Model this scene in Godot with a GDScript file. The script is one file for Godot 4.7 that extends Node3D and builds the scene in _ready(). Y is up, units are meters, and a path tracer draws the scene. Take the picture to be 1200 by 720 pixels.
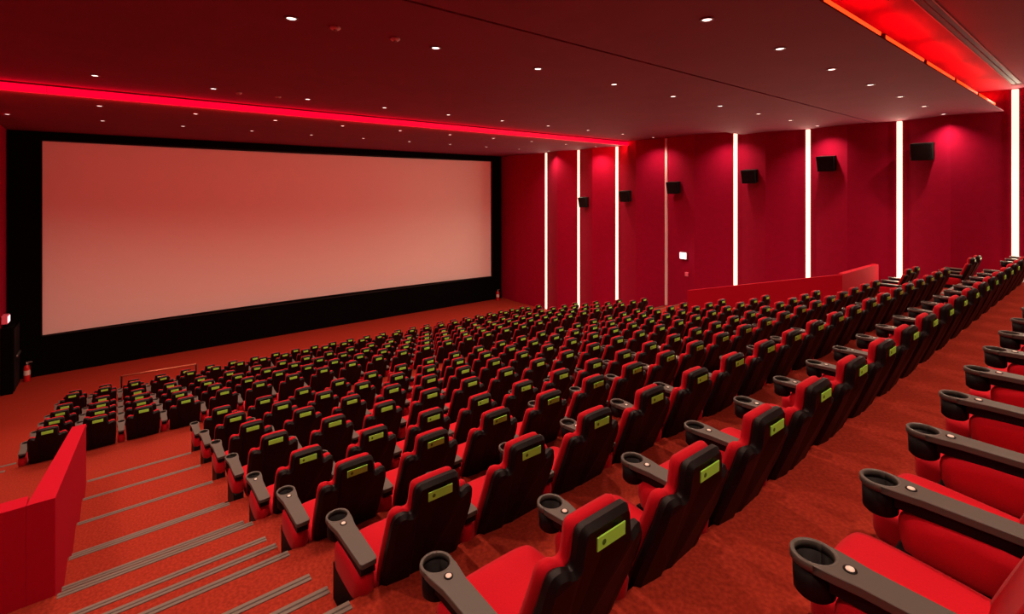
extends Node3D
# A large cinema hall seen from the stair aisle beside the upper rows.
# World: x along the rows, z towards the back wall, y up; the front floor is y = 0.

const EYE := 5.94            # camera height over the front floor
const PITCH := 0.587         # seat spacing along a row
const DEPTH := 1.069         # row to row
const X_WALL := 16.85        # strip-lit wall
const X_LEFT := -2.75        # opposite wall
const Z_SCREEN := -22.0
const Z_BACK := 2.6

var used := {}
var mat := {}
var rng := RandomNumberGenerator.new()

# ------------------------------------------------------------------ helpers
func ey(v: float) -> float:
	return v + EYE

func numbered(called: String) -> String:
	if not used.has(called):
		used[called] = 0
		return called
	used[called] += 1
	return "%s_%03d" % [called, used[called]]

func tag(o: Node, label: String, category: String, group := "") -> Node:
	o.set_meta("label", label)
	o.set_meta("category", category)
	if group != "":
		o.set_meta("group", group)
	return o

func thing(called: String, at: Vector3, label: String, category: String, group := "") -> Node3D:
	var o := Node3D.new()
	o.name = numbered(called)
	add_child(o)
	o.position = at
	tag(o, label, category, group)
	return o

func structure(called: String) -> Node3D:
	var o := Node3D.new()
	o.name = called
	add_child(o)
	o.set_meta("kind", "structure")
	return o

func part(parent: Node, called: String, mesh: Mesh, m: Material, at := Vector3.ZERO) -> MeshInstance3D:
	var o := MeshInstance3D.new()
	o.name = called
	o.mesh = mesh
	o.material_override = m
	o.position = at
	parent.add_child(o, true)
	return o

func box_mesh(size: Vector3) -> BoxMesh:
	var b := BoxMesh.new()
	b.size = size
	return b

func span(parent: Node, called: String, m: Material, a: Vector3, b: Vector3) -> MeshInstance3D:
	return part(parent, called, box_mesh((b - a).abs()), m, (a + b) * 0.5)

func new_st() -> SurfaceTool:
	var st := SurfaceTool.new()
	st.begin(Mesh.PRIMITIVE_TRIANGLES)
	st.set_smooth_group(0)
	return st

func tri(st: SurfaceTool, a: Vector3, b: Vector3, c: Vector3) -> void:
	st.add_vertex(a)
	st.add_vertex(b)
	st.add_vertex(c)

func quad(st: SurfaceTool, a: Vector3, b: Vector3, c: Vector3, d: Vector3) -> void:
	tri(st, a, b, c)
	tri(st, a, c, d)

func finish(st: SurfaceTool) -> ArrayMesh:
	st.index()
	st.generate_normals()
	return st.commit()

func inset(poly: PackedVector2Array, d: float) -> PackedVector2Array:
	# counter-clockwise outline moved inwards by d at every corner
	var out := PackedVector2Array()
	var n := poly.size()
	for i in n:
		var a := poly[(i + n - 1) % n]
		var b := poly[i]
		var c := poly[(i + 1) % n]
		var e0 := (b - a).normalized()
		var e1 := (c - b).normalized()
		var n0 := Vector2(-e0.y, e0.x)
		var n1 := Vector2(-e1.y, e1.x)
		var m := (n0 + n1)
		if m.length() < 0.01:
			m = n0
		m = m.normalized()
		out.append(b + m * d / maxf(0.5, m.dot(n0)))
	return out

func slab(st: SurfaceTool, outline: PackedVector2Array, t: float, bevel: float, f: Callable, soft := false) -> void:
	# an outline (counter-clockwise in its own plane) given a thickness t and rounded edges; f maps (a, b, c) to space
	var steps := 3 if soft else 2
	var rings := []
	for k in steps:
		var w := PI / 2 * k / (steps - 1)
		rings.append([inset(outline, bevel * (1.0 - sin(w))), bevel * (1.0 - cos(w))])
	for k in range(steps - 1, -1, -1):
		rings.append([rings[k][0], t - rings[k][1]])
	var n := outline.size()
	for k in rings.size() - 1:
		st.set_smooth_group(0 if soft else (-1 if n <= 8 else k + 1))
		var lo: PackedVector2Array = rings[k][0]
		var hi: PackedVector2Array = rings[k + 1][0]
		var zl: float = rings[k][1]
		var zh: float = rings[k + 1][1]
		for i in n:
			var j := (i + 1) % n
			quad(st, f.call(lo[i].x, lo[i].y, zl), f.call(hi[i].x, hi[i].y, zh), f.call(hi[j].x, hi[j].y, zh), f.call(lo[j].x, lo[j].y, zl))
	var first: PackedVector2Array = rings[0][0]
	var ids := Geometry2D.triangulate_polygon(first)
	if ids.is_empty():
		var mid := Vector2.ZERO
		for p in first:
			mid += p / n
		first.append(mid)
		for i in n:
			ids.append_array(PackedInt32Array([i, (i + 1) % n, n]))
	st.set_smooth_group(0 if soft else -1)
	for i in range(0, ids.size(), 3):
		var p := first[ids[i]]
		var q := first[ids[i + 1]]
		var r := first[ids[i + 2]]
		if (q - p).cross(r - p) < 0.0:
			var s := q
			q = r
			r = s
		tri(st, f.call(p.x, p.y, 0.0), f.call(q.x, q.y, 0.0), f.call(r.x, r.y, 0.0))
		tri(st, f.call(p.x, p.y, t), f.call(r.x, r.y, t), f.call(q.x, q.y, t))
	st.set_smooth_group(0)

func rbox(st: SurfaceTool, a: Vector3, b: Vector3, bevel: float) -> void:
	var o := PackedVector2Array([Vector2(a.x, a.y), Vector2(b.x, a.y), Vector2(b.x, b.y), Vector2(a.x, b.y)])
	slab(st, o, b.z - a.z, bevel, func(x, y, c): return Vector3(x, y, a.z + c))

func lathe(st: SurfaceTool, prof: Array, at: Vector3, n := 20) -> void:
	# prof: [radius, height] from the outside bottom round to the inside
	for k in prof.size() - 1:
		var p = prof[k]
		var q = prof[k + 1]
		for i in n:
			var a0 := TAU * i / n
			var a1 := TAU * (i + 1) / n
			var d0 := Vector3(cos(a0), 0, sin(a0))
			var d1 := Vector3(cos(a1), 0, sin(a1))
			var A: Vector3 = at + d0 * p[0] + Vector3(0, p[1], 0)
			var B: Vector3 = at + d0 * q[0] + Vector3(0, q[1], 0)
			var C: Vector3 = at + d1 * q[0] + Vector3(0, q[1], 0)
			var D: Vector3 = at + d1 * p[0] + Vector3(0, p[1], 0)
			if q[0] > 0.0005:
				tri(st, A, C, B)
			if p[0] > 0.0005:
				tri(st, A, D, C)

func tube(st: SurfaceTool, pts: Array, r: float, n := 8) -> void:
	for k in pts.size() - 1:
		var a: Vector3 = pts[k]
		var b: Vector3 = pts[k + 1]
		var d := (b - a).normalized()
		var u := d.cross(Vector3.UP if absf(d.y) < 0.9 else Vector3.RIGHT).normalized()
		var w := d.cross(u)
		for i in n:
			var a0 := TAU * i / n
			var a1 := TAU * (i + 1) / n
			var o0 := (u * cos(a0) + w * sin(a0)) * r
			var o1 := (u * cos(a1) + w * sin(a1)) * r
			quad(st, a + o0, b + o0, b + o1, a + o1)
			tri(st, b, b + o1, b + o0)
			tri(st, a, a + o0, a + o1)

func smooth_outline(half: Array, cuts := 3) -> PackedVector2Array:
	# right half from bottom centre to top centre, mirrored, corners cut round (Chaikin)
	var p := []
	for q in half:
		p.append(q)
	for i in range(half.size() - 1, -1, -1):
		if absf(half[i].x) > 0.0001:
			p.append(Vector2(-half[i].x, half[i].y))
	for k in cuts:
		var o := []
		for i in p.size():
			var a: Vector2 = p[i]
			var b: Vector2 = p[(i + 1) % p.size()]
			o.append(a.lerp(b, 0.25))
			o.append(a.lerp(b, 0.75))
		p = o
	return PackedVector2Array(p)

func noise_tex(freq: float, colors: Array, stops: Array, seed_value: int, size := 512, octaves := 4) -> NoiseTexture2D:
	var nz := FastNoiseLite.new()
	nz.seed = seed_value
	nz.frequency = freq
	nz.fractal_octaves = octaves
	nz.noise_type = FastNoiseLite.TYPE_SIMPLEX_SMOOTH
	var g := Gradient.new()
	g.offsets = PackedFloat32Array(stops)
	g.colors = PackedColorArray(colors)
	var t := NoiseTexture2D.new()
	t.noise = nz
	t.width = size
	t.height = size
	t.seamless = true
	t.color_ramp = g
	t.normalize = true
	return t

func std(c: Color, rough := 0.8, metal := 0.0, spec := 0.5) -> StandardMaterial3D:
	var m := StandardMaterial3D.new()
	m.albedo_color = c
	m.roughness = rough
	m.metallic = metal
	m.metallic_specular = spec
	return m

func glow(c: Color, energy: float, body := Color(0.9, 0.9, 0.9)) -> StandardMaterial3D:
	var m := std(body, 0.5)
	m.emission_enabled = true
	m.emission = c
	m.emission_energy_multiplier = energy
	return m

func rgb8(r: int, g: int, b: int) -> Color:
	return Color8(r, g, b)

# ------------------------------------------------------------------ materials
func make_materials() -> void:
	var carpet := std(Color.WHITE, 0.95, 0.0, 0.2)
	carpet.albedo_texture = noise_tex(0.045, [rgb8(112, 33, 22), rgb8(132, 42, 28), rgb8(152, 52, 36)], [0.0, 0.5, 1.0], 3)
	carpet.uv1_triplanar = true
	carpet.uv1_world_triplanar = true
	carpet.uv1_scale = Vector3(1.6, 1.6, 1.6)
	mat.carpet = carpet

	var wall := std(Color.WHITE, 0.9, 0.0, 0.25)
	wall.albedo_texture = noise_tex(0.02, [rgb8(144, 3, 46), rgb8(154, 5, 51)], [0.0, 1.0], 6)
	wall.uv1_triplanar = true
	wall.uv1_world_triplanar = true
	wall.uv1_scale = Vector3(0.4, 0.4, 0.4)
	mat.wall = wall
	mat.parapet = std(rgb8(166, 8, 34), 0.9, 0.0, 0.2)

	var ceil_m := std(Color.WHITE, 0.85, 0.0, 0.3)
	ceil_m.albedo_texture = noise_tex(0.01, [rgb8(126, 42, 62), rgb8(132, 45, 66)], [0.0, 1.0], 8)
	ceil_m.uv1_triplanar = true
	ceil_m.uv1_world_triplanar = true
	ceil_m.uv1_scale = Vector3(0.15, 0.15, 0.15)
	mat.ceiling = ceil_m

	var cloth := std(Color.WHITE, 0.85, 0.0, 0.3)
	cloth.albedo_texture = noise_tex(0.15, [rgb8(164, 3, 24), rgb8(182, 5, 29)], [0.0, 1.0], 12, 256)
	cloth.uv1_triplanar = true
	cloth.uv1_scale = Vector3(3, 3, 3)
	cloth.rim_enabled = true
	cloth.rim = 0.06
	cloth.rim_tint = 1.0
	mat.cloth = cloth
	mat.shell = std(rgb8(10, 8, 9), 0.5, 0.0, 0.33)
	mat.arm = std(rgb8(74, 74, 69), 0.45, 0.0, 0.45)
	mat.black = std(rgb8(9, 8, 9), 0.6, 0.0, 0.3)
	mat.plate = std(rgb8(152, 232, 84), 0.45, 0.0, 0.5)
	mat.emblem = std(rgb8(60, 104, 24), 0.6)
	mat.print_mark = std(rgb8(150, 186, 52), 0.6)
	mat.badge = std(rgb8(225, 220, 210), 0.3, 0.0, 0.5)
	mat.metal = std(rgb8(170, 166, 160), 0.3, 0.9)
	mat.nosing = std(rgb8(96, 87, 79), 0.5, 0.2)
	mat.rubber = std(rgb8(48, 40, 36), 0.8)
	mat.velvet = std(rgb8(9, 8, 9), 0.97, 0.0, 0.1)
	mat.frame = std(rgb8(20, 20, 18), 0.7, 0.0, 0.3)
	mat.screen = std(rgb8(232, 226, 220), 0.9, 0.0, 0.2)
	mat.strip = glow(Color(1.0, 0.9, 0.78), 1.5)
	mat.strip_off = std(rgb8(232, 200, 200), 0.5)
	mat.down = glow(Color(1.0, 0.86, 0.82), 3.0)
	mat.trim = std(rgb8(120, 70, 74), 0.5)
	mat.cove = glow(Color(1.0, 0.0, 0.20), 1.0, Color(0.8, 0.1, 0.12))
	mat.tube = glow(Color(1.0, 0.24, 0.08), 2.4, Color(0.9, 0.3, 0.2))
	mat.speaker = std(rgb8(20, 20, 20), 0.7, 0.0, 0.3)
	mat.grille = std(rgb8(34, 34, 34), 0.85, 0.0, 0.2)
	mat.vent = std(rgb8(158, 138, 132), 0.8)
	mat.detector = std(rgb8(214, 180, 180), 0.6)
	mat.sign_box = glow(Color(1.0, 0.86, 0.88), 1.4)
	mat.sign_pink = std(rgb8(240, 120, 150), 0.5)
	mat.brass = std(rgb8(190, 120, 90), 0.35, 0.7)
	mat.red_paint = std(rgb8(190, 24, 24), 0.4)

# ------------------------------------------------------------------ seats
var arm_meshes := {}
var seat_meshes := {}

const LEAN := 0.40   # the lower back leans; the headrest stands upright

func back_point(x: float, t: float, c: float, z0: float) -> Vector3:
	# x across, t up along the leaning back, c through it from front to back; the back curves gently round the sitter
	var z := z0 + c - 0.55 * x * x
	var y := 0.25
	var d := 0.37
	var a := LEAN
	for i in 20:
		var u := t * (i + 0.5) / 20.0
		a = lerpf(LEAN, 0.02, smoothstep(0.44, 0.70, u))
		y += cos(a) * t / 20.0
		d += sin(a) * t / 20.0
	a = lerpf(LEAN, 0.02, smoothstep(0.44, 0.70, t))
	return Vector3(x, y - z * sin(a), d + z * cos(a))

func make_seat_meshes() -> void:
	# profile of the back: broad shoulders with a narrower raised headrest
	var shell := smooth_outline([Vector2(0, 0), Vector2(0.190, 0.0), Vector2(0.222, 0.16), Vector2(0.230, 0.48), Vector2(0.224, 0.615), Vector2(0.170, 0.634),
		Vector2(0.134, 0.610), Vector2(0.128, 0.675), Vector2(0.118, 0.745), Vector2(0.06, 0.752), Vector2(0, 0.754)], 2)
	var st := new_st()
	slab(st, shell, 0.058, 0.018, func(x, t, c): return back_point(x, t, c, -0.058))
	seat_meshes.shell = finish(st)
	var pad := PackedVector2Array()
	for p in inset(shell, 0.004):
		pad.append(p)
	st = new_st()
	slab(st, pad, 0.052, 0.024, func(x, t, c): return back_point(x, t, c, -0.106), true)
	seat_meshes.pad = finish(st)
	# name plate on the back of the headrest
	st = new_st()
	var pl := PackedVector2Array([Vector2(-0.067, 0.668), Vector2(0.067, 0.668), Vector2(0.067, 0.712), Vector2(-0.067, 0.712)])
	slab(st, pl, 0.006, 0.0015, func(x, t, c): return back_point(x * 1.0, t, c, 0.0005 + 0.55 * x * x))
	seat_meshes.plate = finish(st)
	st = new_st()
	var em := PackedVector2Array()
	for i in 10:
		em.append(Vector2(0.038 + 0.009 * cos(TAU * i / 10), 0.690 + 0.009 * sin(TAU * i / 10)))
	# seen from behind the plate's start is at the viewer's left (negative x)
	slab(st, em, 0.0015, 0.0004, func(x, t, c): return back_point(-(x - 0.076) - 0.076, t, c, 0.0062 + 0.55 * x * x))
	seat_meshes.emblem = finish(st)
	# cushion
	var cu := smooth_outline([Vector2(0, -0.075), Vector2(0.17, -0.065), Vector2(0.218, -0.02), Vector2(0.222, 0.20), Vector2(0.215, 0.40), Vector2(0, 0.41)], 2)
	st = new_st()
	slab(st, cu, 0.13, 0.034, func(x, z, c): return Vector3(x, 0.435 - c - 0.10 * (z + 0.07) + 0.25 * x * x, z), true)
	seat_meshes.cushion = finish(st)
	st = new_st()
	var cb := inset(cu, 0.03)
	slab(st, cb, 0.05, 0.01, func(x, z, c): return Vector3(x, 0.315 - c - 0.10 * (z + 0.07), z))
	seat_meshes.base = finish(st)
	# armrest: long grey bar with a ring for a cup at its front end
	st = new_st()
	lathe(st, [[0.050, 0.574], [0.058, 0.574], [0.0625, 0.579], [0.0625, 0.597], [0.060, 0.600], [0.052, 0.600], [0.050, 0.597], [0.050, 0.574]], Vector3.ZERO, 24)
	var bar := PackedVector2Array([Vector2(0.026, 0.050), Vector2(0.050, 0.030), Vector2(0.060, 0.018), Vector2(0.0585, 0.055), Vector2(0.0475, 0.13), Vector2(0.045, 0.30), Vector2(0.043, 0.42), Vector2(0.036, 0.435),
		Vector2(-0.036, 0.435), Vector2(-0.043, 0.42), Vector2(-0.045, 0.30), Vector2(-0.0475, 0.13), Vector2(-0.0585, 0.055), Vector2(-0.060, 0.018), Vector2(-0.050, 0.030), Vector2(-0.026, 0.050)])
	slab(st, bar, 0.026, 0.002, func(x, z, c): return Vector3(x, 0.5998 - c, z))
	arm_meshes.top = finish(st)
	st = new_st()
	lathe(st, [[0.0, 0.484], [0.044, 0.484], [0.053, 0.494], [0.056, 0.5735], [0.049, 0.5735], [0.046, 0.498], [0.0, 0.496]], Vector3.ZERO, 24)
	rbox(st, Vector3(-0.036, 0.533, 0.045), Vector3(0.036, 0.5738, 0.425), 0.006)
	arm_meshes.body = finish(st)
	st = new_st()
	lathe(st, [[0.017, 0.599], [0.017, 0.602], [0.012, 0.6025], [0.0, 0.6025]], Vector3(0, 0, 0.088), 14)
	arm_meshes.ring = finish(st)
	st = new_st()
	lathe(st, [[0.0115, 0.602], [0.0105, 0.6045], [0.0, 0.6050]], Vector3(0, 0, 0.088), 14)
	arm_meshes.badge = finish(st)
	# upholstered panel under the armrest
	var sp := PackedVector2Array()
	var raw := [Vector2(0.10, 0.35), Vector2(0.40, 0.35), Vector2(0.43, 0.548), Vector2(0.10, 0.548), Vector2(0.05, 0.50), Vector2(0.06, 0.40)]
	var p2 := raw
	for k in 2:
		var o := []
		for i in p2.size():
			var a: Vector2 = p2[i]
			var b: Vector2 = p2[(i + 1) % p2.size()]
			o.append(a.lerp(b, 0.2))
			o.append(a.lerp(b, 0.8))
		p2 = o
	sp = PackedVector2Array(p2)
	st = new_st()
	slab(st, sp, 0.10, 0.045, func(z, y, c): return Vector3(0.05 - c, y, z), true)
	arm_meshes.panel = finish(st)
	# floor pedestal
	st = new_st()
	rbox(st, Vector3(-0.044, 0.09, 0.05), Vector3(0.044, 0.40, 0.40), 0.008)
	rbox(st, Vector3(-0.056, 0.06, -0.02), Vector3(0.056, 0.13, 0.42), 0.006)
	arm_meshes.foot = finish(st)

func add_arm(seat: Node3D, x: float, detail: bool) -> void:
	var at := Vector3(x, 0, 0)
	var a := part(seat, "armrest", arm_meshes.top, mat.arm, at)
	part(a, "cup_holder", arm_meshes.body, mat.black)
	if detail:
		var r := part(a, "badge_ring", arm_meshes.ring, mat.black)
		r.name = "badge_ring"
		part(a, "seat_badge", arm_meshes.badge, mat.badge)
	part(seat, "side_panel", arm_meshes.panel, mat.cloth, at)
	part(seat, "foot", arm_meshes.foot, mat.black, at)

func make_seat(detail: bool, right_arm: bool) -> Node3D:
	var s := Node3D.new()
	s.name = "theatre_chair"
	part(s, "back_shell", seat_meshes.shell, mat.shell)
	part(s, "back_cushion", seat_meshes.pad, mat.cloth)
	var pl := part(s, "name_plate", seat_meshes.plate, mat.plate)
	pl.set_meta("label", "lime green name plate")
	if detail:
		part(pl, "emblem", seat_meshes.emblem, mat.emblem)
	part(s, "seat_cushion", seat_meshes.cushion, mat.cloth)
	part(s, "seat_pan", seat_meshes.base, mat.black)
	add_arm(s, -PITCH / 2, detail)
	if right_arm:
		add_arm(s, PITCH / 2, detail)
	return s

const ORD := ["first", "second", "third", "fourth", "fifth", "sixth", "seventh", "eighth", "ninth", "tenth", "eleventh", "twelfth", "thirteenth", "fourteenth", "fifteenth",
	"sixteenth", "seventeenth", "eighteenth", "nineteenth", "twentieth", "twenty-first", "twenty-second", "twenty-third", "twenty-fourth", "twenty-fifth", "twenty-sixth"]

# rows of the upper block, from the cross aisle (row -5) up to row 3; cup-line z and floor height relative to the eye
func row_z(r: int) -> float:
	return -1.641 + (r - 2) * DEPTH

func row_y(r: int) -> float:
	if r >= -1:
		return -1.938 + (r - 2) * 0.369
	return -3.045 + (r + 1) * 0.2765

const FRONT_Y := [-4.49, -4.73, -4.97, -5.21, -5.45, -5.68, -5.94]
func front_z(k: int) -> float:
	return -10.85 - k * DEPTH

func seat_row(protos: Array, x0: float, count: int, y: float, z: float, label: Callable, group: String) -> void:
	for i in count:
		var s: Node3D = (protos[1] if i == count - 1 else protos[0]).duplicate()
		s.name = numbered("theatre_chair")
		add_child(s)
		s.position = Vector3(x0 + (i + 0.5) * PITCH, y - 0.06, z)
		tag(s, label.call(i), "chair", group)

func build_seats() -> void:
	make_seat_meshes()
	var near := [make_seat(true, false), make_seat(true, true)]
	var far := [make_seat(false, false), make_seat(false, true)]
	for r in range(3, -6, -1):
		var where: String = ORD[r + 5]
		var n := 13 if r == 3 else 19
		seat_row(near if r >= -1 else far, 0.97 if r == 3 else 0.941, n, ey(row_y(r)), row_z(r),
			func(i): return "red cinema chair, %s from the striped stairs, %s row above the cross aisle" % [ORD[i], where], "seats of the upper block")
	for r in [0, 1, 2]:
		var where: String = ORD[r]
		seat_row(far, 13.85, 2, ey(row_y(r)), row_z(r),
			func(i): return "red cinema chair paired by the strip-lit wall, %s side, %s row above the parapet" % [["aisle", "wall"][i], where], "pairs of seats by the strip-lit wall")
	for k in [0, 1, 2, 3, 5, 6]:
		var from_screen: int = [5, 4, 3, 2, 0, 1, 0][k] if k < 5 else 6 - k
		seat_row(far, -1.12, 26, ey(FRONT_Y[k]), front_z(k),
			func(i): return "red cinema chair, %s from the handrail end, %s row from the screen" % [ORD[i], ORD[from_screen]], "seats of the front block")
	for s in near + far:
		s.free()

# ------------------------------------------------------------------ room
func nosing_mesh(w: float) -> Array:
	var a := new_st()
	rbox(a, Vector3(-w / 2, -0.045, -0.004), Vector3(w / 2, 0.003, 0.0), 0.001)
	rbox(a, Vector3(-w / 2, -0.002, -0.004), Vector3(w / 2, 0.005, 0.020), 0.0015)
	rbox(a, Vector3(-w / 2, -0.002, 0.028), Vector3(w / 2, 0.005, 0.050), 0.0015)
	var b := new_st()
	rbox(b, Vector3(-w / 2, -0.002, 0.020), Vector3(w / 2, 0.003, 0.028), 0.0005)
	return [finish(a), finish(b)]

func nosing(parent: Node, meshes: Array, at: Vector3) -> void:
	var o := part(parent, "nosing", meshes[0], mat.nosing, at)
	if parent.get_parent() == self:
		part(o, "rubber_insert", meshes[1], mat.rubber)

func build_floor() -> void:
	var fl := structure("floor")
	var low := -0.35
	var xa := -0.32
	var xb := 13.80
	var aisles := [[xa + 0.01, 0.855], [12.16, xb - 0.01]]
	var nos := [nosing_mesh(aisles[0][1] - aisles[0][0]), nosing_mesh(aisles[1][1] - aisles[1][0])]
	# landing behind the last row, where the camera stands
	span(fl, "tier", mat.carpet, Vector3(X_LEFT, low, row_z(4) - 0.67), Vector3(X_WALL, ey(row_y(4)), Z_BACK))
	for r in range(3, -5, -1):
		var z1 := row_z(r) - 0.67
		var z2 := row_z(r + 1) - 0.67
		var top := ey(row_y(r))
		if r >= 0:
			span(fl, "tier", mat.carpet, Vector3(X_LEFT, low, z1), Vector3(X_WALL, top, z2))
		else:
			span(fl, "tier", mat.carpet, Vector3(xa, low, z1), Vector3(xb, top, z2))
	# cross aisle with its two side landings
	var zc := row_z(-4) - 0.67
	var cross := ey(row_y(-5))
	span(fl, "cross_aisle", mat.carpet, Vector3(xa, low, -10.45), Vector3(xb, cross, zc))
	span(fl, "side_landing", mat.carpet, Vector3(X_LEFT, low, -10.45), Vector3(xa, cross, row_z(0) - 0.67))
	span(fl, "side_landing", mat.carpet, Vector3(xb, low, -10.45), Vector3(X_WALL, cross, row_z(0) - 0.67))
	# front block
	for k in 6:
		span(fl, "tier", mat.carpet, Vector3(X_LEFT, low, front_z(k) - 0.67), Vector3(X_WALL, ey(FRONT_Y[k]), front_z(k) + 0.40))
	span(fl, "front_floor", mat.carpet, Vector3(X_LEFT, low, -23.0), Vector3(X_WALL, 0, front_z(5) - 0.67))
	# steps in both aisles, with ribbed nosings
	for r in range(4, -5, -1):
		var ze := row_z(r) - 0.67
		var ye := ey(row_y(r))
		var drop := row_y(r) - row_y(r - 1)
		var risers := 3 if r >= 1 else (2 if r >= -1 else 1)
		var run := 0.31 if r >= 1 else (0.37 if r == 0 else 0.28)
		for a in 2:
			var xc: float = (aisles[a][0] + aisles[a][1]) / 2
			nosing(fl, nos[a], Vector3(xc, ye, ze))
			for k in range(1, risers):
				var z := ze - run * k
				var y := ye - drop * k / risers
				span(fl, "stair_step", mat.carpet, Vector3(aisles[a][0], ye - drop, z), Vector3(aisles[a][1], y, z + run))
				nosing(fl, nos[a], Vector3(xc, y, z))
	# edge strips at the ends of the front block
	var side := [nosing_mesh(1.4), nosing_mesh(2.4)]
	nosing(fl, side[0], Vector3(-2.0, cross, -10.45))
	nosing(fl, side[1], Vector3(15.5, cross, -10.45))
	for k in 1:
		nosing(fl, side[0], Vector3(-2.0, ey(FRONT_Y[k]), front_z(k) - 0.67))
		nosing(fl, side[1], Vector3(15.5, ey(FRONT_Y[k]), front_z(k) - 0.67))

const STRIPS := [-18.44, -16.20, -13.93, -11.47, -8.69, -6.37, -4.06, -1.81]

func ceiling_at(z: float) -> float:
	if z < -13.2:
		return 1.92
	if z < -8.4:
		return 2.07
	if z < -2.0:
		return 1.93
	return 2.45

func floor_at(z: float) -> float:
	if z > row_z(0) - 0.67:
		return row_y(int(floor((z + 0.67 + 1.641) / DEPTH)) + 2)
	if z > -10.45:
		return row_y(-5)
	for k in 6:
		if z > front_z(k) - 0.67:
			return FRONT_Y[k]
	return FRONT_Y[6]

func wall_side(called: String, x: float, dir: float) -> void:
	# folded wall: strips of light stand in the valleys, the ridges lean 0.32 m into the room
	var w := structure(called)
	var zs := [-23.0]
	for z in STRIPS:
		zs.append(z)
	zs.append(0.45)
	zs.append(Z_BACK)
	for i in zs.size() - 1:
		var za: float = zs[i]
		var zb: float = zs[i + 1]
		var zm := (za + zb) / 2
		var edge := 0.075
		var pts := [Vector2(x, za + (edge if i > 0 else 0.0)), Vector2(x + dir * (0.30 if i > 0 and i < zs.size() - 2 else 0.1), zm), Vector2(x, zb - (edge if i < zs.size() - 2 else 0.0))]
		for k in 2:
			var a: Vector2 = pts[k]
			var b: Vector2 = pts[k + 1]
			var bx := x - dir * 0.3
			var st := new_st()
			var poly := [Vector3(a.x, -0.4, a.y), Vector3(b.x, -0.4, b.y), Vector3(bx, -0.4, b.y), Vector3(bx, -0.4, a.y)]
			var up := Vector3(0, ey(2.75) + 0.4, 0)
			st.set_smooth_group(-1)
			for q in 4:
				var p0: Vector3 = poly[q]
				var p1: Vector3 = poly[(q + 1) % 4]
				if dir < 0:
					quad(st, p0, p0 + up, p1 + up, p1)
				else:
					quad(st, p0, p1, p1 + up, p0 + up)
			quad(st, poly[0] + up, poly[1] + up, poly[2] + up, poly[3] + up)
			quad(st, poly[0], poly[3], poly[2], poly[1])
			part(w, "wall_panel", finish(st), mat.wall)
	span(w, "wall_backing", mat.wall, Vector3(x - dir * 0.3, -0.4, -23.0), Vector3(x - dir * 0.36, ey(2.75), Z_BACK))

func build_shell() -> void:
	wall_side("wall_right", X_WALL, -1.0)
	wall_side("wall_left", X_LEFT, 1.0)
	var wb := structure("wall_back")
	span(wb, "wall_panel", mat.wall, Vector3(X_LEFT - 0.4, -0.4, Z_BACK), Vector3(X_WALL + 0.4, ey(2.75), Z_BACK + 0.3))
	var wf := structure("wall_front")
	span(wf, "masking_wall", mat.velvet, Vector3(X_LEFT - 0.4, -0.4, -23.3), Vector3(X_WALL + 0.4, ey(2.75), -23.0))

	var c := structure("ceiling")
	var l := X_LEFT - 0.35
	var r := X_WALL + 0.35
	span(c, "ceiling_panel", mat.ceiling, Vector3(l, ey(1.92), -23.0), Vector3(r, ey(2.75), -13.2))
	span(c, "ceiling_panel", mat.ceiling, Vector3(l, ey(2.07), -13.2), Vector3(r, ey(2.75), -8.4))
	span(c, "ceiling_panel", mat.ceiling, Vector3(l, ey(1.93), -8.4), Vector3(r, ey(2.75), -4.62))
	span(c, "groove_lining", mat.ceiling, Vector3(l, ey(2.06), -4.62), Vector3(r, ey(2.75), -4.57))
	span(c, "ceiling_panel", mat.ceiling, Vector3(l, ey(1.93), -4.57), Vector3(r, ey(1.95), -2.0))
	span(c, "ceiling_panel", mat.ceiling, Vector3(l, ey(1.95), -4.57), Vector3(r, ey(2.75), -2.75))
	span(c, "ceiling_panel", mat.ceiling, Vector3(l, ey(2.45), -2.75), Vector3(r, ey(2.75), Z_BACK))
	# roof over everything
	var rf := structure("roof")
	span(rf, "roof_slab", mat.velvet, Vector3(l - 0.3, ey(2.75), -23.3), Vector3(r + 0.3, ey(2.9), Z_BACK + 0.3))

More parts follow.
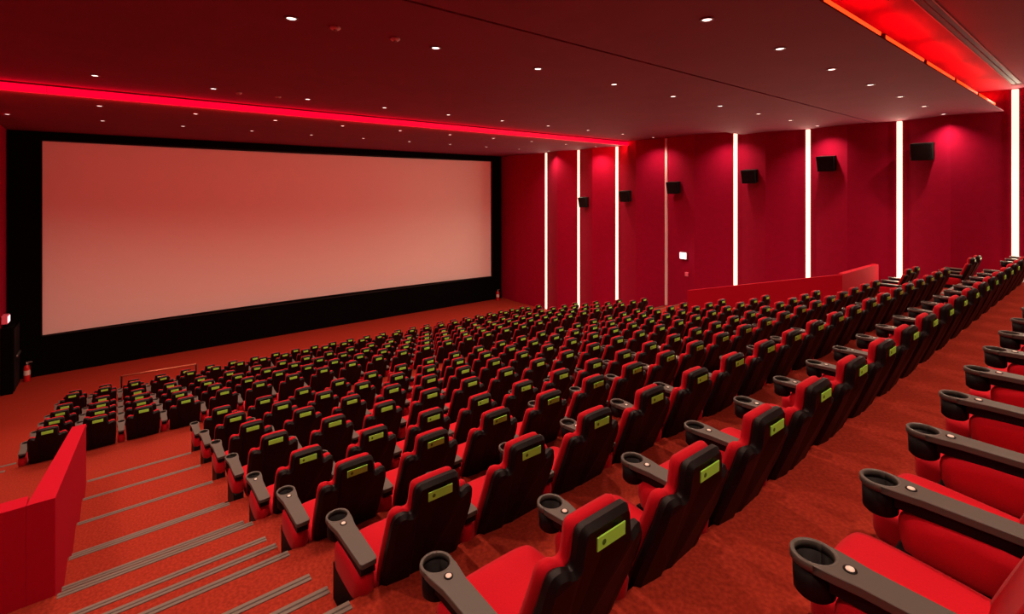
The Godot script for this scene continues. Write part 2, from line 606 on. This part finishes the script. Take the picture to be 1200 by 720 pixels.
func build_screen() -> void:
	# gently curved screen, its edges nearer than its middle
	var x1 := -1.90
	var x2 := 16.03
	var y1 := ey(-4.66)
	var y2 := ey(1.62)
	var n := 32
	var t := thing("cinema_screen", Vector3((x1 + x2) / 2, 0, Z_SCREEN), "huge blank pinkish cinema screen in a wide black surround", "screen")
	var hw := (x2 - x1) / 2
	var st := new_st()
	var bk := new_st()
	for i in n:
		var a := -hw + 2 * hw * i / n
		var b := -hw + 2 * hw * (i + 1) / n
		var za := -0.45 * (1.0 - a * a / hw / hw)
		var zb := -0.45 * (1.0 - b * b / hw / hw)
		quad(st, Vector3(a, y1, za), Vector3(a, y2, za), Vector3(b, y2, zb), Vector3(b, y1, zb))
		quad(bk, Vector3(b, y1, zb - 0.03), Vector3(b, y2, zb - 0.03), Vector3(a, y2, za - 0.03), Vector3(a, y1, za - 0.03))
		quad(bk, Vector3(a, y2, za), Vector3(a, y2, za - 0.03), Vector3(b, y2, zb - 0.03), Vector3(b, y2, zb))
		quad(bk, Vector3(a, y1, za), Vector3(b, y1, zb), Vector3(b, y1, zb - 0.03), Vector3(a, y1, za - 0.03))
	part(t, "screen_surface", finish(st), mat.screen)
	part(t, "screen_backing", finish(bk), mat.velvet)
	# black masking round the screen
	var m := t
	var top := ey(1.915)
	var ol := -0.78
	var orr := 0.62
	span(m, "bottom_masking", mat.velvet, Vector3(-hw + ol, 0.0, -0.35), Vector3(hw + orr, y1, 0.10))
	span(m, "top_masking", mat.velvet, Vector3(-hw + ol, y2, -0.35), Vector3(hw + orr, top, 0.10))
	span(m, "side_masking", mat.velvet, Vector3(-hw + ol, y1, -0.35), Vector3(-hw, y2, 0.10))
	span(m, "side_masking", mat.velvet, Vector3(hw, y1, -0.35), Vector3(hw + orr, y2, 0.10))
	var edge := new_st()
	for s in [-1.0, 1.0]:
		rbox(edge, Vector3(s * hw - 0.02, y1, 0.10), Vector3(s * hw + 0.02, y2, 0.13), 0.004)
	rbox(edge, Vector3(-hw, y1 - 0.03, 0.10), Vector3(hw, y1 + 0.01, 0.13), 0.004)
	rbox(edge, Vector3(-hw, y2 - 0.01, 0.10), Vector3(hw, y2 + 0.03, 0.13), 0.004)
	part(m, "frame_edge", finish(edge), mat.frame)

func build_parapets() -> void:
	for s in 2:
		var x0: float = -0.46 if s == 0 else 13.80
		var x1: float = -0.32 if s == 0 else 13.94
		var t := thing("parapet", Vector3(x0, 0, -4.4), ["red painted parapet wall beside the striped stairs", "red painted parapet wall standing before the strip-lit wall"][s], "parapet", "")
		var bottom := ey(row_y(-5))
		var o := PackedVector2Array([Vector2(4.2, bottom), Vector2(4.2, ey(-3.08)), Vector2(0, ey(-2.03)), Vector2(0, bottom)])
		var st := new_st()
		# outline in (distance forward, height)
		var oo := PackedVector2Array([o[0], o[1], o[2], o[3]])
		slab(st, oo, 0.14, 0.002, func(d, y, c): return Vector3(c, y, -d - 0.05))
		part(t, "side_wall", finish(st), mat.parapet)
		st = new_st()
		if s == 0:
			rbox(st, Vector3(X_LEFT - x0 + 0.14, bottom, -0.19), Vector3(0.0, ey(-2.03), -0.05), 0.002)
		else:
			rbox(st, Vector3(0.141, bottom, -0.19), Vector3(X_WALL - 0.33 - x0, ey(-2.03), -0.05), 0.002)
		part(t, "return_wall", finish(st), mat.parapet)

# ------------------------------------------------------------------ lamps
const STRIP_E := 5.6
const DOWN_E := 6.4

func build_strips() -> void:
	var names := ["first", "second", "third", "fourth", "fifth", "sixth", "seventh", "eighth"]
	for s in 1:
		for i in STRIPS.size():
			var z: float = STRIPS[i]
			var lit := not (s == 0 and i == 3)
			var x: float = X_WALL if s == 0 else X_LEFT
			var dir: float = -1.0 if s == 0 else 1.0
			var y0 := ey(floor_at(z)) + 0.02
			var y1 := ey(ceiling_at(z)) - 0.01
			var label: String
			if s == 0:
				label = "tall glowing white light strip in the folded wall with loudspeakers, %s from the screen" % names[i] if lit else "unlit tall light strip in the folded wall with loudspeakers"
			else:
				label = "tall white light strip in the wall by the parapet stairs, %s from the screen" % names[i]
			var t := thing("light_strip", Vector3(x, y0, z), label, "light", "vertical light strips")
			span(t, "channel", mat.trim, Vector3(-dir * 0.12, 0, -0.075), Vector3(-dir * 0.03, y1 - y0, 0.075))
			var st := new_st()
			rbox(st, Vector3(minf(dir * 0.03, -dir * 0.03), 0, -0.06), Vector3(maxf(dir * 0.03, -dir * 0.03), y1 - y0, 0.06), 0.012)
			part(t, "diffuser", finish(st), mat.strip if lit else mat.strip_off)
			if lit:
				var a := AreaLight3D.new()
				a.name = "strip_light"
				a.area_size = Vector2(0.13, y1 - y0 - 0.1)
				a.light_color = Color(1.0, 0.9, 0.78)
				a.light_energy = STRIP_E
				a.shadow_enabled = true
				a.area_range = 60.0
				t.add_child(a, true)
				a.position = Vector3(dir * 0.04, (y1 - y0) / 2, 0)
				a.rotation.y = PI / 2 if dir < 0 else -PI / 2

func build_downlights() -> void:
	var trim := new_st()
	lathe(trim, [[0.052, 0.0], [0.075, -0.002], [0.075, -0.010], [0.056, -0.014], [0.052, 0.004]], Vector3.ZERO, 18)
	var ring := finish(trim)
	var lens := new_st()
	lathe(lens, [[0.053, -0.004], [0.045, -0.010], [0.0, -0.012]], Vector3.ZERO, 16)
	var face := finish(lens)
	var rows := [0.6, -3.0, -5.86, -8.72, -11.58, -14.5, -17.5]  # first row here is out of view, placed to light the topmost seats
	var at_row := ["out of view over the top landing", "nearest the wide red cove", "behind the dark ceiling groove", "under the raised ceiling middle", "just behind the thin red light line", "just before the thin red light line", "closest to the screen"]
	for k in rows.size():
		for i in 11:
			var x := 16.16 - 1.83 * i
			var z: float = rows[k]
			var y := ey(ceiling_at(z))
			var t := thing("downlight", Vector3(x, y, z), "round downlight, %s from the strip-lit wall, %s" % [ORD[i], at_row[k]], "downlight", "recessed ceiling downlights")
			part(t, "trim_ring", ring, mat.trim)
			part(t, "lens", face, mat.down)
			var s := SpotLight3D.new()
			s.name = "spot"
			s.light_color = Color(1.0, 0.80, 0.70)
			s.light_energy = DOWN_E * (1.5 if k == 0 else 1.0)
			s.light_size = 0.05
			s.spot_angle = 66.0 if k > 0 else 48.0
			s.spot_angle_attenuation = 1.0
			s.spot_range = 40.0
			s.shadow_enabled = true
			t.add_child(s, true)
			s.position = Vector3(0, -0.03, 0)
			s.rotation.x = -PI / 2

func build_coves() -> void:
	# thin red line: the lit face of the step between two ceiling levels
	var w := X_WALL - X_LEFT - 0.1
	var t := thing("cove_light", Vector3((X_WALL + X_LEFT) / 2, ey(1.925), -13.2), "thin glowing red light line along the ceiling step before the screen", "light")
	var n := 12
	for i in n:
		var st := new_st()
		var a := -w / 2 + w * i / n
		rbox(st, Vector3(a + 0.004, 0.0, 0.0), Vector3(a + w / n - 0.004, 0.115, 0.03), 0.006)
		part(t, "diffuser", finish(st), mat.cove)
	var al := AreaLight3D.new()
	al.name = "cove_glow"
	al.area_size = Vector2(w, 0.12)
	al.light_color = Color(1.0, 0.0, 0.2)
	al.light_energy = 6.0
	al.shadow_enabled = true
	al.area_range = 60.0
	t.add_child(al, true)
	al.position = Vector3(0, 0.07, 0.05)
	al.rotation.y = PI
	# lower strip and lamp stand in for an unseen red source lighting the screen
	for i in n:
		var st := new_st()
		var a := -w / 2 + w * i / n
		rbox(st, Vector3(a + 0.004, -0.032, -0.03), Vector3(a + w / n - 0.004, -0.006, 0.03), 0.006)
		part(t, "stand_in_diffuser", finish(st), mat.cove)
	var fw := AreaLight3D.new()
	fw.name = "unseen_screen_wash"
	fw.area_size = Vector2(w, 0.05)
	fw.light_color = Color(1.0, 0.27, 0.22)
	fw.light_energy = 42.0
	fw.shadow_enabled = true
	fw.area_range = 60.0
	t.add_child(fw, true)
	fw.position = Vector3(0, -0.04, -0.06)
	fw.rotation.x = -0.35
	# wide cove: red tubes lying on top of the lower ceiling's edge, lighting the raised ceiling
	var u := thing("tube_light", Vector3((X_WALL + X_LEFT) / 2, ey(1.95), -2.17), "wide red cove of tube lamps along the ceiling edge beside the air slot", "light")
	var m := 9
	for i in m:
		var a := -w / 2 + w * i / m
		var st := new_st()
		tube(st, [Vector3(a + 0.12, 0.165, 0), Vector3(a + w / m - 0.12, 0.165, 0)], 0.042, 12)
		var tb := part(u, "tube", finish(st), mat.tube)
		var e := new_st()
		for q in [a + 0.06, a + w / m - 0.12]:
			rbox(e, Vector3(q, 0.0, -0.03), Vector3(q + 0.06, 0.205, 0.03), 0.004)
		part(tb, "tube_holder", finish(e), mat.trim)
		var l := AreaLight3D.new()
		l.name = "tube_glow"
		l.area_size = Vector2(w / m - 0.3, 0.05)
		l.light_color = Color(1.0, 0.0, 0.10)
		l.light_energy = 2.1
		l.shadow_enabled = true
		l.area_range = 60.0
		u.add_child(l, true)
		l.position = Vector3(a + w / m / 2, 0.215, 0)
		l.rotation.x = PI / 2

# ------------------------------------------------------------------ fittings
func build_fittings() -> void:
	# surround loudspeakers on the strip-lit wall
	var sp := [[-3.5, 1.04], [-5.75, 0.82], [-8.05, 0.49], [-10.95, 0.13], [-13.22, -0.21], [-15.58, -0.5]]
	var box := new_st()
	# wedge cabinet leaning down into the room
	var o := PackedVector2Array([Vector2(0.0, -0.20), Vector2(0.0, 0.24), Vector2(-0.30, 0.20), Vector2(-0.20, -0.24)])
	slab(box, o, 0.46, 0.012, func(a, b, c): return Vector3(a, b, 0.23 - c))
	var cab := finish(box)
	var gr := new_st()
	var go := PackedVector2Array([Vector2(-0.20, -0.20), Vector2(0.20, -0.20), Vector2(0.20, 0.20), Vector2(-0.20, 0.20)])
	slab(gr, go, 0.012, 0.004, func(a, b, c): return Vector3(-0.262 - b * 0.227 - c, b - 0.02, a))
	var grille := finish(gr)
	var br := new_st()
	rbox(br, Vector3(-0.02, -0.07, -0.07), Vector3(0.16, 0.07, 0.07), 0.006)
	var bracket := finish(br)
	for i in sp.size():
		var z: float = sp[i][0]
		var t := thing("wall_speaker", Vector3(X_WALL - 0.18, ey(sp[i][1]), z), "black box loudspeaker on the folded red wall, %s from the wide red cove" % ORD[i], "speaker", "surround loudspeakers on the wall")
		part(t, "cabinet", cab, mat.speaker)
		part(t, "grille", grille, mat.grille)
		part(t, "bracket", bracket, mat.black)
	# lit sign and small plate on the wall
	var sg := thing("wall_sign", Vector3(X_WALL - 0.27, ey(-2.42), -10.55), "small lit white sign on the red wall beside the unlit strip", "sign")
	var st := new_st()
	rbox(st, Vector3(-0.02, -0.14, -0.16), Vector3(0.14, 0.14, 0.16), 0.01)
	part(sg, "housing", finish(st), mat.trim)
	st = new_st()
	rbox(st, Vector3(-0.035, -0.12, -0.14), Vector3(-0.02, 0.12, 0.14), 0.005)
	part(sg, "lit_face", finish(st), mat.sign_box)
	var om := OmniLight3D.new()
	om.name = "sign_light"
	om.light_energy = 0.05
	om.light_color = Color(1, 0.85, 0.86)
	om.omni_range = 30.0
	om.light_size = 0.1
	om.shadow_enabled = true
	sg.add_child(om, true)
	om.position = Vector3(-0.10, 0, 0)
	st = new_st()
	rbox(st, Vector3(-0.02, -0.07, -0.06), Vector3(0.16, 0.07, 0.06), 0.006)
	var pk := thing("wall_plate", Vector3(X_WALL - 0.27, ey(-3.1), -10.42), "tiny pink wall plate under the lit white sign", "plate")
	part(pk, "plate_face", finish(st), mat.sign_pink)
	# air slot in the raised ceiling
	var vn := thing("air_slot", Vector3(7.0, ey(2.45), -1.70), "long pale double-slot air grille in the ceiling behind the red cove", "vent")
	st = new_st()
	for zz in [-0.09, -0.006, 0.072]:
		rbox(st, Vector3(-9.2, -0.012, zz), Vector3(9.1, -0.0005, zz + (0.006 if zz == -0.006 else 0.018)), 0.002)
	for xx in [-9.2, 9.08]:
		rbox(st, Vector3(xx, -0.018, -0.105), Vector3(xx + 0.02, -0.0005, 0.105), 0.003)
	part(vn, "slot_rails", finish(st), mat.vent)
	st = new_st()
	rbox(st, Vector3(-9.18, -0.006, -0.085), Vector3(9.08, -0.0005, -0.010), 0.001)
	rbox(st, Vector3(-9.18, -0.006, 0.010), Vector3(9.08, -0.0005, 0.083), 0.001)
	part(vn, "dark_slots", finish(st), mat.black)
	# smoke detectors
	var dt := new_st()
	lathe(dt, [[0.06, 0.0], [0.065, -0.012], [0.045, -0.03], [0.0, -0.034]], Vector3.ZERO, 18)
	var dm := finish(dt)
	var dcap := new_st()
	lathe(dcap, [[0.024, -0.031], [0.02, -0.042], [0.0, -0.044]], Vector3.ZERO, 14)
	var dc := finish(dcap)
	var dets := [[2.01, -5.87, "beside the downlight row behind the dark groove"], [2.75, -5.83, "between two downlights behind the dark groove"], [2.0, -11.75, "beside the downlight row behind the thin red line"], [2.76, -11.7, "between two downlights behind the thin red line"]]
	for d in dets:
		var t := thing("smoke_detector", Vector3(d[0], ey(ceiling_at(d[1])), d[1]), "pale round smoke detector " + d[2], "detector")
		part(t, "base", dm, mat.detector)
		part(t, "sensor_cap", dc, mat.trim)
	# handrail before the first row
	var hr := thing("handrail", Vector3(0.1, 0, -18.0), "low brass-coloured handrail standing before the front row of seats", "handrail")
	st = new_st()
	tube(st, [Vector3(0, 0.66, 0), Vector3(1.8, 0.62, 0.0)], 0.022, 10)
	part(hr, "rail", finish(st), mat.brass)
	for x in [0.0, 1.8]:
		st = new_st()
		tube(st, [Vector3(x, 0.0, 0), Vector3(x, 0.66 - 0.04 * x / 1.8, 0)], 0.022, 10)
		lathe(st, [[0.0, 0.0], [0.06, 0.0], [0.06, 0.012], [0.0, 0.014]], Vector3(x, 0, 0), 14)
		part(hr, "post", finish(st), mat.black)
	# fire extinguishers by the masking
	var spots := [[-2.2, -21.55, "red fire extinguisher on the carpet beside the black lobby door"], [16.15, -21.55, "red fire extinguisher at the foot of the folded wall"]]
	for e in spots:
		var t := thing("fire_extinguisher", Vector3(e[0], 0, e[1]), e[2], "extinguisher")
		st = new_st()
		lathe(st, [[0.0, 0.0], [0.075, 0.0], [0.08, 0.02], [0.08, 0.42], [0.06, 0.48], [0.025, 0.51], [0.0, 0.51]], Vector3.ZERO, 18)
		part(t, "cylinder", finish(st), mat.red_paint)
		st = new_st()
		lathe(st, [[0.025, 0.50], [0.025, 0.58], [0.0, 0.58]], Vector3.ZERO, 12)
		rbox(st, Vector3(-0.02, 0.57, -0.02), Vector3(0.12, 0.60, 0.02), 0.004)
		part(t, "valve", finish(st), mat.metal)
		st = new_st()
		tube(st, [Vector3(0.02, 0.55, 0.03), Vector3(0.09, 0.50, 0.06), Vector3(0.10, 0.25, 0.06)], 0.012, 8)
		part(t, "hose", finish(st), mat.black)
		st = new_st()
		lathe(st, [[0.081, 0.20], [0.0812, 0.21], [0.0812, 0.34], [0.081, 0.35]], Vector3.ZERO, 18)
		part(t, "label_band", finish(st), mat.badge)
	# black exit lobby against the side wall, with a lit sign over it
	var lb := thing("exit_lobby", Vector3(X_LEFT, 0, -21.2), "black boxed exit lobby against the side wall near the screen", "door lobby")
	st = new_st()
	rbox(st, Vector3(0.11, 0.0, -0.6), Vector3(0.36, 1.95, 0.75), 0.01)
	part(lb, "lobby_box", finish(st), mat.velvet)
	st = new_st()
	rbox(st, Vector3(0.36, 0.02, -0.45), Vector3(0.38, 1.85, 0.55), 0.006)
	var dr := part(lb, "door_leaf", finish(st), mat.frame)
	st = new_st()
	rbox(st, Vector3(0.38, 0.95, -0.35), Vector3(0.42, 1.0, 0.3), 0.008)
	part(dr, "push_bar", finish(st), mat.metal)
	var es := thing("exit_sign", Vector3(X_LEFT + 0.14, 2.16, -20.75), "small lit pinkish sign over the black exit lobby", "sign")
	st = new_st()
	rbox(st, Vector3(-0.03, -0.12, -0.20), Vector3(0.10, 0.12, 0.20), 0.01)
	part(es, "housing", finish(st), mat.sign_pink)
	st = new_st()
	rbox(st, Vector3(0.10, -0.09, -0.17), Vector3(0.115, 0.09, 0.17), 0.004)
	part(es, "lit_face", finish(st), mat.sign_box)

func _ready() -> void:
	rng.seed = 11
	# camera: a shift lens held level
	var cam := Camera3D.new()
	cam.name = "camera"
	cam.projection = Camera3D.PROJECTION_FRUSTUM
	cam.near = 0.05
	cam.far = 200.0
	cam.size = 0.05 * 720.0 / 582.0
	cam.frustum_offset = Vector2(0, -0.05 * 136.0 / 582.0)
	cam.position = Vector3(0, EYE, 0)
	cam.rotation_degrees = Vector3(0, -38.49, 0)
	cam.current = true
	add_child(cam)
	var env := Environment.new()
	env.background_mode = Environment.BG_COLOR
	env.background_color = Color.BLACK
	env.tonemap_mode = Environment.TONE_MAPPER_LINEAR
	env.tonemap_exposure = 1.0
	env.sdfgi_enabled = true
	env.ssao_enabled = true
	env.ssil_enabled = true
	var we := WorldEnvironment.new()
	we.name = "environment"
	we.environment = env
	add_child(we)
	make_materials()
	build_floor()
	build_shell()
	build_screen()
	build_parapets()
	build_strips()
	build_downlights()
	build_coves()
	build_seats()
	build_fittings()
